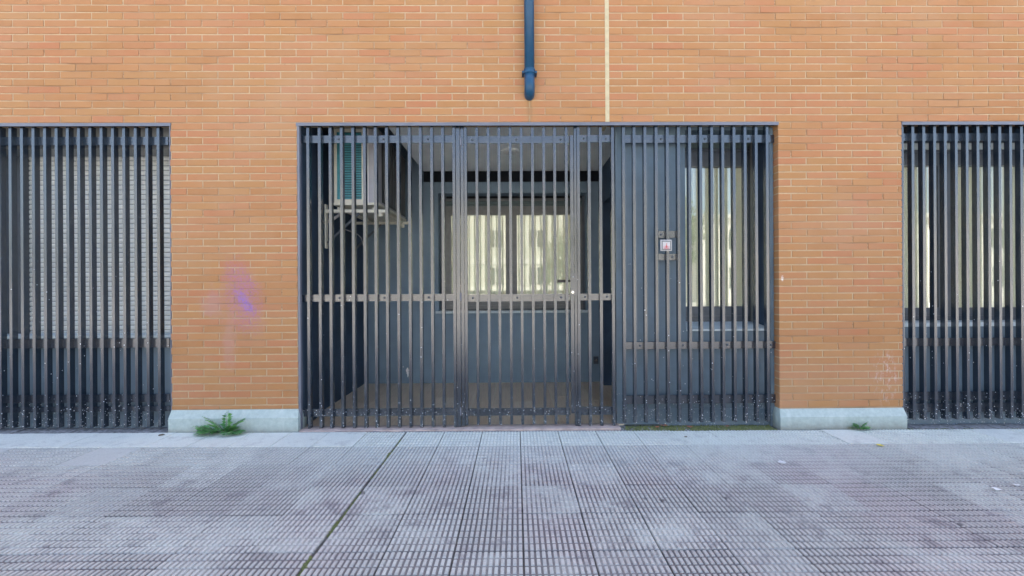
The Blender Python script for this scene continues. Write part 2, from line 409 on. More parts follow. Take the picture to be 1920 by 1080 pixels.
# lintels: steel angle over each opening
for i, (p, q) in enumerate(((OPEN[0][0]-.01, ax(320.3, 235)), (ax(555, 232), ax(1460, 232)), (ax(1691, 230), OPEN[2][1]+.01))):
    r = thing('lintel', ((p+q)/2, 0, ZL-.024), ['grey steel lintel over the shuttered bay at the left', 'long grey steel lintel over the gate and porch', 'grey steel lintel over the barred window at the right'][i], 'lintel', 'steel lintels over the openings')
    MB().box(p, q, -.003, .005, ZL-.026, ZL-.001).build('front_flange', M['lintel'], r)
    MB().box(p+.001, q-.001, .0055, .05, ZL-.012, ZL-.0015).build('soffit_flange', M['darker'], r)  # blackened to stand in for the shadow under the lintel
# stone bases of the piers
def base(x0, x1, zt, zs, zb, nm):
    r = thing('stone_base', ((x0+x1)/2, -.03, zb), nm, 'stone base', 'stone bases of the brick piers')
    p = .034; b = MB()
    dl, dr = (.02, .45) if x0 < 0 else (.45, .02)
    s = lambda z, d: [(x0-d*dl, -d, z), (x1+d*dr, -d, z), (x1+d*dr, .10, z), (x0-d*dl, .10, z)]
    lv = [s(zb-.06, p), s(zs, p), s(zs+.004, p-.003), s(zt-.006, .004), s(zt, .0015)]
    for a, c in zip(lv, lv[1:]):
        for j in range(4): b.face([a[j], a[(j+1)%4], c[(j+1)%4], c[j]])
    b.face(lv[-1]); b.build('base_block', M['stone'], r)
    return r
base(OPEN[0][1], OPEN[1][0], ZB, az(782, 440), az(808, 440), 'pale stone base under the left pier with the larger weed')
base(OPEN[1][1], OPEN[2][0], ZBR, az(779, 1575), az(804.5, 1575), 'pale stone base under the right pier with the small weed')

# ------------------------------------------------------------------ ground
SLOPE = .0048
pav = thing('pavement', (0, 0, 0), kind='structure'); pav.rotation_euler = (0, SLOPE, 0)
MB().box(-40, 40, -8, .095, -.3, -.011).build('joint_bed', M['soil'], pav)
T = .30
def tile_mesh(flat):
    b = MB(); g = .0024; h = T/2 - g
    zt = 0 if flat else -.005
    b.bevels = None
    hy = h - .0016
    s = lambda z, e: [(-h+e, -hy+e, z), (h-e, -hy+e, z), (h-e, hy-e, z), (-h+e, hy-e, z)]
    lv = [s(-.03, 0), s(zt-.002, 0), s(zt, .002)]
    for a, c in zip(lv, lv[1:]):
        for j in range(4): b.face([a[j], a[(j+1)%4], c[(j+1)%4], c[j]], 1 if not flat else 0)
    b.face(lv[-1], 0 if flat else 1)
    if not flat:
        for i in range(12):
            for j in range(6):
                cx, cy = -T/2 + (i+.5)*T/12, -T/2 + (j+.5)*T/6
                hw, hd, e = .0080, .0192, .0018
                lo = [(cx-hw,cy-hd,zt-.0003),(cx+hw,cy-hd,zt-.0003),(cx+hw,cy+hd,zt-.0003),(cx-hw,cy+hd,zt-.0003)]
                hi = [(cx-hw+e,cy-hd+e,0),(cx+hw-e,cy-hd+e,0),(cx+hw-e,cy+hd-e,0),(cx-hw+e,cy+hd-e,0)]
                for k in range(4): b.face([lo[k], lo[(k+1)%4], hi[(k+1)%4], hi[k]], 0)
                b.face(hi, 0)
    return b.mesh('paving_tile', [M['tile'], M['groove']])
TM, TF = tile_mesh(False), tile_mesh(True)
XG = ax(976, 830, -.30*.9)   # rough
vx = fw + rt*((976-960-SX)/F) - up*((830-540-SY)/F); tt = HC/-vx.z; XG = vx.x*tt
Y0 = -.047
CR = XG - 3*T                # the wide mossy joint
for i in range(-17, 17):
    for j in range(8):
        cx = XG + (i+.5)*T; cy = Y0 - (j+.5)*T
        if cx < CR: cx -= .010
        flat = (j == 0 and cx < -1.3) or (j == 0 and random.random() < .2) or (j == 1 and i in (-10, -13))
        o = bpy.data.objects.new('paving_tile', TF if flat else TM); C.objects.link(o); o.parent = pav
        o.location = (cx, cy, random.uniform(-.0018, .0012)); o.rotation_euler = (random.uniform(-.003, .003), random.uniform(-.003, .003), random.uniform(-.004, .004) + random.choice((0, math.pi)))
# dirt verge between tiles and facade
vg = MB()
rr = random.Random(3); M['dirt'] = plain('grey_dirt', (.20, .20, .205), .95, .5, 40, .4)
for k in range(310):
    x0 = -7.75 + k*.05
    if OPEN[0][1]-.06 < x0 < OPEN[1][0]+.01 or OPEN[1][1]-.06 < x0 < OPEN[2][0]+.01: continue
    vg.box(x0, x0+.0499, Y0+.002, .094, -.0108, -.008 + rr.uniform(-.003, .004))
vg.build('verge', M['dirt'], pav)
far = MB().box(-40, 40, -9, Y0-8*T-.002, -.29, -.001).box(-40, XG-17*T-.013, Y0-8*T-.001, Y0, -.29, -.001).box(XG+17*T+.002, 40, Y0-8*T-.001, Y0, -.29, -.001)
far.build('far_paving', M['tile'], pav)
tag(MB().box(-120, 120, -260, -9.3, -.6, -.16).build('road', M['bounce_concrete']), kind='structure')  # road surface lightened to bounce sunlight into the porch
tag(MB().box(-60, 60, -9.3, -9.0, -.5, .05).build('kerb', M['stone']), kind='structure')
tag(MB().box(-120, 120, -25, -18, -.5, -.03).build('opposite_pavement', M['tile']), kind='structure')

# ------------------------------------------------------------------ porch
BY = 5.0 - D                           # back wall plane
XL = ax(684, 717, BY); XR = ax(1126, 717, BY)
ZC = az(322, 880, BY); XCL = ax(795, 322, BY); XCR = ax(1120, 320, BY)
FY = .095
wx0, wx1 = ax(822, 470, BY), ax(1100, 470, BY); wz0, wz1 = az(584, 960, BY), az(362, 960, BY)
ZH = ZC + .55                          # dark void over the air conditioner
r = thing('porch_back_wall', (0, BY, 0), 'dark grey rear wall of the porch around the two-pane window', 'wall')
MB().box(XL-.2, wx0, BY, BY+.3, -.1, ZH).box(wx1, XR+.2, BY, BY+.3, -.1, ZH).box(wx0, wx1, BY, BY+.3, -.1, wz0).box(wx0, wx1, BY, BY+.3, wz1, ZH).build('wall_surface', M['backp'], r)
MB().box(XCL, XR, BY-.03, BY-.001, az(341, 960, BY), ZC-.002).build('shade_band', M['darker'], r)  # added black strip, stands in for shade at the wall top
pm = MB()                              # paint blob
px0, pz0 = at(764, 697, BY)
for (dx, dz, s) in ((0, .035, .013), (-.006, .012, .016), (.004, -.012, .018), (.007, -.035, .012), (.004, -.055, .008), (-.05, .06, .006), (.012, .02, .009)):
    n = 9; pm.face([(px0+dx+s*math.cos(2*math.pi*k/n)*random.uniform(.6, 1), BY-.002, pz0+dz+1.5*s*math.sin(2*math.pi*k/n)*random.uniform(.6, 1)) for k in range(n)])
pm.build('paint_splash', plain('spilt_white_paint', (.95, .95, .95), .4, .02), r)
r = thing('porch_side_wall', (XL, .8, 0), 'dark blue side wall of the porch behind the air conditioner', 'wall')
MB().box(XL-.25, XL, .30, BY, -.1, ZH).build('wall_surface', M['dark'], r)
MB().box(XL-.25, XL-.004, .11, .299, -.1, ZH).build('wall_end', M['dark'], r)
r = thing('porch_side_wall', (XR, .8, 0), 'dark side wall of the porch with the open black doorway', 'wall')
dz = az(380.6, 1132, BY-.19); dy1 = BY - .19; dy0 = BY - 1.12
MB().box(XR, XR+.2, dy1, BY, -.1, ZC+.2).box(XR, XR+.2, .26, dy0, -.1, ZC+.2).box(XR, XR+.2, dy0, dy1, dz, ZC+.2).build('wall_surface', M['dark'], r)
r = thing('door', (XR+.16, (dy0+dy1)/2, 0), 'black door set deep in the right side of the porch', 'door')
MB().box(XR+.15, XR+.19, dy0+.002, dy1-.002, .005, dz-.002).build('door_leaf', M['black'], r)
MB().box(XR+.10, XR+.15, dy0+.06, dy0+.12, 1.0, 1.03).build('handle', M['chrome'], r)
r = thing('porch_ceiling', (0, .8, ZC), 'white ceiling over the porch with a round light', 'ceiling')
MB().box(XCL, XR+.01, .112, BY-.002, ZC, ZC+.05).build('ceiling_board', M['ceil'], r)
tag(MB().box(XL-.3, XR+.3, .31, BY+.3, ZH, ZH+.05).build('void_ceiling', M['darker']), kind='structure')  # black base stands in for light not reaching the void
r = thing('header_panel', (0, .1, ZL), 'dark header panel behind the lintel above the porch opening', 'panel')
MB().box(XL-.05, XR, .121, .129, ZC-.001, ZL+.3).build('board', M['darker'], r)
clx, cz_ = at(956.5, 282, 4.22-D)
r = thing('ceiling_light', (clx, 4.22-D, ZC), 'small round flush light in the white porch ceiling', 'ceiling light')
MB().tube([(clx, 4.22-D, ZC-.001), (clx, 4.22-D, ZC-.022)], [.09, .088], 24).build('trim_ring', M['ceil'], r)
MB().tube([(clx, 4.22-D, ZC-.0225), (clx, 4.22-D, ZC-.032)], [.072, .06], 24).build('diffuser', M['white'], r)
ox, oz = at(1117, 675, BY)
r = thing('power_outlet', (ox, BY, oz), 'small dark outlet low on the rear porch wall beside the doorway', 'outlet')
MB().box(ox-.03, ox+.03, BY-.014, BY-.001, oz-.045, oz+.045).build('cover_plate', M['framed'], r)
MB().tube([(ox, BY-.0145, oz), (ox, BY-.019, oz)], .018, 10).build('socket', M['chrome'], r)
# floor
fl = thing('porch_floor', (0, .8, 0), kind='structure')
MB().box(XL, XR+.2, FY, BY, -.12, -.003).build('floor_bed', M['grout'], fl)
pw, pl = .2, .8; pcache = {}
k0 = math.floor(XL/pw)
pofs = ax(922.5, 761, 895/223-D) % pw
k = math.floor((XL - pofs)/pw)
col = 0
while pofs + k*pw < XR + .2:
    xa, xb = max(pofs + k*pw + .0034, XL), min(pofs + (k+1)*pw - .0034, XR+.2)
    s = BY - (.41 if k % 2 else .0) - .41 + (0.17 if k % 3 == 1 else 0)
    cuts = [FY] + sorted(y for y in (s-pl, s, s+pl) if FY+.03 < y < BY-.03) + [BY]
    if xb - xa > .02:
        for ya, yb in zip(cuts, cuts[1:]):
            key = (round(xb-xa, 3), round(yb-ya, 3))
            if key not in pcache: pcache[key] = MB().box(-key[0]/2, key[0]/2, -key[1]/2+.003, key[1]/2-.003, -.009, 0, 0, 'd').mesh('floor_plank', M['plank'])
            inst('floor_plank', pcache[key], ((xa+xb)/2, (ya+yb)/2, random.uniform(-.0008, .0004)), fl)
    k += 1
xt0, xt1 = ax(563, 800), ax(1163, 800)
r = thing('threshold', ((xt0+xt1)/2, .03, 0), 'pale pink stone threshold under the gate and porch grille', 'threshold')
xs = [xt0, -.9, .05, xt1]
for a, b in zip(xs, xs[1:]): MB().bevbox(a+.001, b-.001, -.026, .094, -.03, .008, .003).box(a+.001, b-.001, -.0225, .0935, .0079, .0081).build('threshold_stone', M['thresh'], r)

# ------------------------------------------------------------------ steel grilles
BF, BB = .022, .061                     # front and back of the flat bars
def bars(root, pxs, ztop, zbot, w=.0225, name='bar'):
    me = MB().box(-w/2, w/2, BF, BB, zbot, ztop).mesh(name, M['bar'])
    for p in pxs: inst(name, me, (ax(p, 540, BF), 0, 0), root)
bolt_me = MB().tube([(0, .0002, 0), (0, -.004, 0)], .0095, 10).tube([(0, -.004, 0), (0, -.009, 0)], [.006, .0045], 8).mesh('bolt', M['framed'])
def rail(root, x0, x1, ya, yb, pxm, bolts=(), y0=.0515, name='rail', zs=None):
    za, zb = (az(yb, pxm, y0), az(ya, pxm, y0)) if zs is None else zs
    o = MB().box(x0, x1, y0, y0+.0085, za, zb).build(name, M['bar'], root)
    for p in bolts: inst('bolt', bolt_me, (ax(p, (ya+yb)/2, y0), y0-.0002, (za+zb)/2), o)
    return o
ZTB = az(234.5, 968, BF)
# porch, fixed part left of the gate
PX1 = [540+q/5.333 for q in (205, 320, 428, 540, 655, 770, 880, 992, 1105, 1220, 1330, 1443, 1553, 1665)]
g = thing('security_grille', (ax(710), .045, 0), 'fixed grey bar grille across the porch in front of the air conditioner', 'grille', 'steel bar grilles')
bars(g, PX1, ZTB, .012)
xa, xb = ax(564, 540, .06), ax(855.5, 540, .06)
rail(g, xa, xb, 254, 267.8, 710, [635, 719, 802]); rail(g, xa, xb, 551.8, 564.8, 710, [637, 721, 804]); rail(g, xa, xb, 766, 780, 710, [640, 723, 806])
MB().box(ax(856, 540, .03), ax(863.3, 540, .03), .030, .075, .012, ZTB+.01).build('post', M['bar'], g)
jx = ax(558.2, 540)
MB().box(jx+.001, jx+.019, .001, .03, .012, ZTB+.01).build('jamb_plate', M['lintel'], g)
MB().box(jx+.002, jx+.006, .0301, .299, .012, ZL+.30).build('jamb_return', M['dark'], g)
MB().box(ax(568, 540, .10), ax(571, 540, .10), .095, .115, .012, ZTB+.01).build('guide_strip', M['bar'], g)
# gate
PX2 = [800+q/5.333 for q in (395, 508, 622, 730, 843, 953, 1065, 1178, 1287, 1403)]
g = thing('gate', (ax(968), .045, 0), 'grey barred gate with lock and lever before the two-pane window', 'gate')
bars(g, PX2, ZTB-.012, az(796, 968, BF), .0215)
xa, xb = ax(865, 540, .06), ax(1068, 540, .06)
rail(g, xa, xb, 255, 268.5, 968, [885.5, 968, 1051]); rail(g, xa, xb, 551.5, 565, 968, [886.5, 970, 1052]); rail(g, xa, xb, 765.5, 779, 968, [889, 972, 1053])
MB().box(ax(864.8, 540, .032), ax(870.6, 540, .032), .032, .072, .016, ZTB-.005).build('stile', M['bar'], g)
MB().box(ax(1070.2, 540, .032), ax(1076.4, 540, .032), .032, .072, az(775, 1075, .03), ZTB-.08).build('stile', M['bar'], g)
lk = MB().box(ax(1069.6, 540, .02), ax(1082.5, 540, .02), .018, .031, az(554, 1075, .02), az(511, 1075, .02)).build('lock_case', M['bar'], g)
MB().tube([(ax(1073.6, 548, .018), .0178, az(548, 1073, .018)), (ax(1073.6, 548, .018), .006, az(548, 1073, .018))], .011, 12).build('lock_cylinder', M['chrome'], lk)
hz = az(527, 1055, .09)
MB().box(ax(1045, 527, .09), ax(1062, 527, .09), .085, .10, hz-.011, hz+.011).box(ax(1062, 527, .09)-.002, ax(1071, 527, .06), .086, .099, hz-.008, hz+.008).build('lever_handle', M['black'], g)
for yy in (264, 555, 770): MB().tube([(ax(863.9, yy, .028), .028, az(yy+9, 864, .028)), (ax(863.9, yy, .028), .028, az(yy-6, 864, .028))], .007, 8).build('hinge', M['lintel'], g)
# sliver right of the gate
g = thing('security_grille', (ax(1118), .045, 0), 'narrow fixed grille of four bars right of the gate', 'grille', 'steel bar grilles')
bars(g, [1085.6, 1106, 1127.4, 1150.2], ZTB, .012, .023)
MB().box(ax(1077.6, 540, .031), ax(1082, 540, .031), .032, .074, .012, ZTB+.01).build('post', M['bar'], g)
xa, xb = ax(1087, 540, .06), ax(1148, 540, .06)
rail(g, xa, xb, 253, 266.5, 1118, [1094.5, 1136]); rail(g, xa, xb, 550.5, 563, 1118, [1097, 1138]); rail(g, xa, xb, 762.5, 778, 1118, [1101, 1140])
# grille over wall panel and window
PX3 = [1120+q/5.333 for q in (270, 376, 485, 597, 708, 820, 932, 1042, 1153, 1263, 1376, 1486, 1597, 1707)]
g = thing('security_grille', (ax(1305), .045, 0), 'grey bar grille with the small sign, over panel and narrow window', 'grille', 'steel bar grilles')
zbr = az(792, 1305, BF)
bars(g, PX3, ZTB, zbr, .0225)
xa, xb = ax(1166, 540, .06), ax(1452, 540, .06)
rail(g, xa, xb, 253, 267.5, 1305, [1239.5, 1321.7, 1403.6]); rail(g, xa, ax(1453.5, 540, .06), 640.5, 654, 1305, [1200, 1281, 1363.5, 1445]); rail(g, xa, xb, 740.5, 756.5, 1305, [1242, 1321, 1403])
# two short plates that carry the sign
ya = .012
for (p, q, a, b, bx) in ((1234.5, 1271, 433, 446, 1239.5), (1234.5, 1271, 476, 488, 1260.5)):
    rail(g, ax(p, 440, .05), ax(q, 440, .05), a, b, 1253, [bx], y0=.0505, name='short_plate')
sx0, sx1 = ax(1238.5, 460, .014), ax(1260, 460, .014); sz0, sz1 = az(470.5, 1250, .014), az(449.5, 1250, .014)
s = thing('sign', ((sx0+sx1)/2, .016, (sz0+sz1)/2), 'small square white sign with red figure fixed to the bars', 'sign')
MB().bevbox(sx0, sx1, .012, .0215, sz0, sz1, .004).build('frame', M['signface'], s)
e = .013; MB().box(sx0+e*.55, sx1-e*.55, .0105, .0118, sz0+e*.55, sz1-e*.55).build('border', M['frame'], s)
pn = MB().box(sx0+e*1.35, sx1-e*1.35, .0092, .0104, sz0+e*1.35, sz1-e*1.35).build('face', M['signface'], s)
cx, cz = (sx0+sx1)/2, (sz0+sz1)/2
MB().box(cx-.024, cx+.024, .0086, .0090, cz-.028, cz-.004).build('pink_panel', M['pink'], pn)
em = MB().box(cx-.018, cx+.018, .0080, .0084, cz-.031, cz-.0275).box(cx-.0035, cx+.0035, .0080, .0084, cz-.022, cz+.004)
em.face([(cx+.0045*math.cos(2*math.pi*k/10), .0081, cz+.011+.0045*math.sin(2*math.pi*k/10)) for k in range(10)]).face([(cx-.010, .0081, cz-.018), (cx+.010, .0081, cz-.018), (cx+.0045, .0081, cz-.002), (cx-.0045, .0081, cz-.002)])
em.build('emblem', M['red'], pn)
# left bay and right bay
PX4 = [-43.6, -22.3, -1.0] + [q/3 for q in (60, 125, 190, 255, 320, 383, 446, 510, 573, 637, 700, 765, 830, 893)]
PX4 = [q for q in [-128.2, -107.1, -86, -64.9] + PX4 if ax(q, 540, BF) > OPEN[0][0]+.03]
g = thing('security_grille', (ax(160), .045, 0), 'dark grey bar grille in front of the closed roller shutter', 'grille', 'steel bar grilles')
bars(g, PX4, az(237, 160, BF), az(802, 160, BF), .0225)
xa, xb = OPEN[0][0]+.004, ax(318.5, 540, .06)
rail(g, xa, xb, 257, 272, 160, [316]); rail(g, xa, xb, 635.5, 652.5, 160, [237]); rail(g, xa, xb, 740, 755, 160); rail(g, xa, xb, 762.5, 772.5, 160)
MB().box(ax(318.6, 540, 0), ax(320.6, 540, 0)-.0012, .002, .03, az(800, 320), az(234, 320)).build('jamb_plate', M['lintel'], g)
PX5 = [1600+q/6 for q in (560, 680, 803, 925, 1045, 1168, 1290, 1412, 1538, 1658, 1780, 1903)] + [1600+1903/6+20.4*k for k in range(1, 18) if ax(1600+1903/6+20.4*k, 540, BF) < OPEN[2][1]-.03]
g = thing('security_grille', (ax(1820), .045, 0), 'grey bar grille over the reflecting window at the right edge', 'grille', 'steel bar grilles')
bars(g, PX5, az(231, 1810, BF), az(786, 1810, BF), .0225)
xa, xb = ax(1693.5, 540, .06), OPEN[2][1]-.004
rail(g, xa, xb, 250, 264, 1810); rail(g, xa, xb, 633.5, 648.5, 1810); rail(g, xa, xb, 734, 750, 1810); rail(g, xa, xb, 755.5, 772, 1810)
MB().box(ax(1690.2, 540, 0)+.009, ax(1692.5, 540, 0)+.009, .002, .03, az(795, 1692), az(231, 1692)).build('jamb_plate', M['framed'], g)

# ------------------------------------------------------------------ wall panels around the windows
PY = .105
XS = ax(1155, 540, PY)                  # free edge beside the porch
p0 = ax(1285, 420, PY); pT = az(244, 1340, PY); pB = az(617, 1350, PY)
xr_in = OPEN[1][1] + .02
r = thing('wall_panel', (ax(1300), PY, 0), 'dark grey wall panel right of the porch around the narrow window', 'panel', 'grey panels behind the bars')
MB().box(XS, p0, PY, PY+.16, -.12, ZL+.02).box(p0, xr_in, PY, PY+.16, -.12, pB).box(p0, xr_in, PY, PY+.16, pT, ZL+.02).build('cladding', M['panel'], r)
MB().box(XS+.16, xr_in, PY+.161, PY+.24, -.12, pB-.1).build('wall_core', M['dark'], r)
MB().box(XS+.055, xr_in-.001, PY-.010, PY-.0005, -.10, az(766, 1300, PY)).build('kick_plate', M['panel'], r)
MB().box(OPEN[1][1]-.006, OPEN[1][1]-.0008, PY+.0005, .36, -.1, ZL+.02).build('jamb_lining', M['dark'], r)
MB().box(xr_in-.05, xr_in, .070, PY-.001, -.1, ZL-.02).build('jamb_plate', M['panel'], r)
r = thing('wall_panel', (ax(160), PY, 0), 'blue grey panel below the closed roller shutter', 'panel', 'grey panels behind the bars')
pB4 = az(634, 160, PY); LBX = ax(56, 450, .33)
MB().box(OPEN[0][0]-.1, OPEN[0][1]+.1, PY+.005, PY+.2, -.12, pB4).box(OPEN[0][0]-.1, LBX-.25, PY, PY+.28, pB4, ZL+.02).build('cladding', M['panel'], r)
MB().box(LBX-.2499, OPEN[0][1]+.1, PY, PY+.2, az(279, 160, PY), ZL+.02).build('shutter_box', M['frame'], r)
r = thing('wall_panel', (ax(1820), PY, 0), 'blue grey panel below the reflecting window at the right edge', 'panel', 'grey panels behind the bars')
pB5 = az(612, 1800, PY)
MB().box(OPEN[2][0]-.1, 5.36, PY+.004, PY+.2, -.12, pB5).build('cladding', M['panel'], r)
MB().box(OPEN[2][0]-.1, 5.36, PY+.004, PY+.1, az(250, 1800, PY), ZL+.02).build('shutter_box', M['darker'], r)

# ------------------------------------------------------------------ windows
def window(name, label, x0, x1, z0, z1, y, panes, fr, glass, mat, st=.055, sill=None, curtain=None, top=(), group=None):
    """outer frame, sashes with their glass, sill, and the shutter slats showing at the top."""
    r = thing(name, ((x0+x1)/2, y, z0), label, 'window', group)
    f = MB(); t = .045
    f.box(x0, x0+t, y, y+.07, z0, z1).box(x1-t, x1, y, y+.07, z0, z1).box(x0+t, x1-t, y+.0005, y+.0695, z1-t, z1).box(x0+t, x1-t, y+.0005, y+.0695, z0, z0+t)
    f.build('frame', mat, r)
    for (a, b) in panes:
        m = MB(); c0, c1 = z0+t+.002, z1-t-.002; y0, y1 = y-.012, y+.05
        m.box(a, a+st, y0, y1, c0, c1).box(b-st, b, y0, y1, c0, c1).box(a+st, b-st, y0+.0005, y1-.0005, c1-st, c1).box(a+st, b-st, y0+.0005, y1-.0005, c0, c0+st)
        so_ = m.build('sash', mat, r)
        MB().box(a+st-.004, b-st+.004, y+.012, y+.018, c0+st-.004, c1-st+.004).build('pane', glass, so_)
    return r
def curtain(x0, x1, z0, z1, y, label, mat=None, amp=.018, per=.085):
    n = int((x1-x0)/.011); b = MB()
    prev = None
    ph = random.uniform(0, 6)
    for i in range(n+1):
        x = x0 + (x1-x0)*i/n
        yy = y + amp*math.sin(2*math.pi*x/per + ph + .9*math.sin(x*7)) + .4*amp*math.sin(x*31)
        if prev: b.face([(prev[0], prev[1], z0), (x, yy, z0), (x, yy, z1), (prev[0], prev[1], z1)])
        prev = (x, yy)
    o = b.build('curtain', mat or M['curtain'], loc=(0, 0, 0), smooth=True)
    return tag(o, label, 'curtain', 'cream curtains behind the windows')
def backing(x0, x1, y, z0, z1): MB_room.box(x0, x1, y, y+.05, z0, z1)
MB_room = MB()

# rear porch window
WY = BY + .13
a = ax(836, 470, WY); b = ax(1092, 470, WY); zt = az(386.5, 960, WY); zb = az(579, 960, WY)
m1 = ax(957.5, 470, WY); m2 = ax(960, 470, WY)
r = window('window', 'two-pane porch window with street reflections behind the gate', a, b, zb, zt, WY, [(a+.006, m1-.002), (m2+.002, b-.006)], .05, M['glass'], M['frame'], st=.058)
MB().box(wx0-.03, wx1+.02, BY-.045, WY+.02, az(587, 960, BY-.04), az(583, 960, BY-.04)).build('sill', M['sill'], r)
MB().box(wx0+.001, a-.001, WY, WY+.07, wz0, wz1-.001).box(b+.001, wx1-.001, WY, WY+.07, wz0, wz1-.001).build('side_guide', M['framed'], r)
zz = zt + .002
for h, mt in ((.022, 'shutterd'), (.045, 'shutterd'), (.012, 'frame'), (.020, 'frame')):
    MB().box(a, b, WY+.005, WY+.03, zz, zz+h-.004).build('shutter_slat', M[mt], r); zz += h
MB().box(wx0+.001, wx1-.001, WY+.021, WY+.08, wz0-.05, zb-.001).build('leak_filler', M['framed'], r)  # filler added to stop light leaking under the frame
MB().box(a, b, WY+.04, WY+.06, zt, wz1-.001).build('shutter_box', M['darker'], r)
curtain(a+.03, b-.03, zb, zt+.05, WY+.12, 'cream curtain behind the two-pane porch window')
backing(a-.3, b+.3, WY+.45, zb-.3, zt+.3)

# narrow window right of the porch
WY2 = .36
a = ax(1262, 430, WY2); b = ax(1421, 430, WY2); zt = az(285, 1340, WY2); zb = az(602, 1340, WY2)
r = window('window', 'narrow window with cream curtain right of the small sign', a, b, zb, zt, WY2, [(a+.006, b-.006)], .05, M['glassr'], M['framed'], st=.085)
MB().face([(p0+.002, PY+.005, pB+.004), (xr_in-.002, PY+.005, pB+.004), (xr_in-.002, WY2+.01, zb-.004), (p0+.002, WY2+.01, zb-.004)]).box(p0+.002, xr_in-.002, PY-.012, PY+.004, pB-.014, pB+.003).build('sill', M['sill'], r)
MB().box(b+.001, xr_in+.08, .27, WY2+.06, zb-.02, ZL).build('jamb', M['framed'], r)
MB().box(a-.15, xr_in+.08, WY2+.011, WY2+.10, pB-.2, zb-.001).build('leak_filler', M['framed'], r)  # added block closing the light leak below the narrow frame
MB().box(a-.2, a-.001, WY2+.001, WY2+.06, zb, ZL+.1).build('side_filler', M['framed'], r)
gx = ax(1409, 430, .30)
MB().box(gx, gx+.022, .285, .32, zb, zt+.15).build('shutter_guide', M['frame'], r)
zz = zt + .003
for h, mt in ((.03, 'framed'), (.05, 'shutterd'), (.014, 'frame'), (.05, 'shutterd')):
    MB().box(a, b, WY2-.01, WY2+.03, zz, zz+h-.006).build('shutter_slat', M[mt], r); zz += h
MB().box(a-.05, b+.1, WY2+.035, WY2+.05, zt, ZL+.05).build('shutter_box', M['darker'], r)
curtain(a-.05, b+.12, zb, zt+.04, WY2+.11, 'cream curtain behind the narrow window')
backing(a-.3, b+.3, WY2+.5, zb-.3, zt+.3)

# right bay window
WY3 = .34
a = OPEN[2][0]-.05; b = 5.33; zt = az(286, 1810, WY3); zb = az(601, 1810, WY3)
mm = ax(1772, 430, WY3)
r = window('window', 'wide reflecting window behind bars at the right edge', a, b, zb, zt, WY3, [(a+.006, mm-.004), (mm+.004, mm+1.05), (mm+1.06, b-.006)], .05, M['glassr'], M['framed'], st=.07)
MB().box(a, b, PY+.2, WY3+.02, pB5-.02, zb-.004).box(a, b, PY-.012, PY+.199, pB5+.001, pB5+.035).build('sill', M['sill'], r)
MB().box(a-.2, b, WY3+.021, WY3+.10, pB5-.2, zb-.001).build('leak_filler', M['framed'], r)  # added block against light leaking in below the wide window
MB().box(a-.2, b, WY3+.035, WY3+.06, zt, ZL+.3).build('shutter_back', M['darker'], r)
zz = zt + .003
for h, mt in ((.025, 'framed'), (.06, 'sill'), (.02, 'framed'), (.02, 'shutterd'), (.05, 'framed')):
    MB().box(a, b, WY3-.01, WY3+.03, zz, zz+h-.007).build('shutter_slat', M[mt], r); zz += h
curtain(a+.02, mm-.03, zb, zt+.04, WY3+.11, 'cream curtain in the left part of the right edge window', per=.12)
curtain(mm+.06, mm+1.0, zb, zt+.04, WY3+.12, 'cream curtain in the middle of the right edge window', per=.12)
curtain(mm+1.08, b-.02, zb, zt+.04, WY3+.12, 'cream curtain farthest right in the right edge window', per=.12)
backing(a-.3, b+.3, WY3+.5, zb-.3, zt+.3)

# left bay roller shutter
SY_ = .33
r = thing('roller_shutter', (ax(190), SY_, 1), 'closed pale grey roller shutter behind the bars at the left', 'roller shutter')
x0, x1 = LBX, OPEN[0][1]+.12
zs1 = az(276, 190, SY_); zs0 = az(628, 190, SY_)
sh = .0425; n = int((zs1-zs0)/sh)
sm = MB(); prof = [(0, .004), (.004, -.001), (.012, -.004), (.024, -.005), (.033, -.002), (.0385, .004)]
for (za, ya), (zb_, yb_) in zip(prof, prof[1:]): sm.face([(x0, ya, za), (x1, ya, za), (x1, yb_, zb_), (x0, yb_, zb_)])
sme = sm.mesh('slat', M['shutter'], ((x0+x1)/2, 0, 0))
for k in range(n): inst('slat', sme, ((x0+x1)/2, SY_, zs0+k*sh), r)
MB().box(x0, x1, SY_+.0045, SY_+.02, zs0, zs1).build('slat_backing', M['framed'], r)
MB().box(OPEN[0][0]-.1, x0-.061, SY_-.02, SY_+.05, pB4-.05, ZL+.2).box(x0-.061, x1, SY_+.0205, SY_+.05, pB4-.05, ZL+.2).build('side_filler', M['framed'], r)  # dark filler added where daylight leaked beside the shutter
MB().box(x0-.06, x0-.001, SY_-.03, SY_+.03, zs0-.02, zs1+.05).build('guide', M['framed'], r)
MB().box(x0-.25, x1, PY+.2005, SY_+.02, pB4-.03, az(627, 190, SY_)-.004).build('sill', M['sill'], r)
MB().box(x0-.25, x1, PY-.008, PY+.2, pB4+.001, pB4+.02).build('sill_nose', M['sill'], r)
tag(MB().box(-29.6, 29.6, .31, 30, -.3, -.125).build('ground_floor_slab', M['bounce_concrete']), kind='structure')

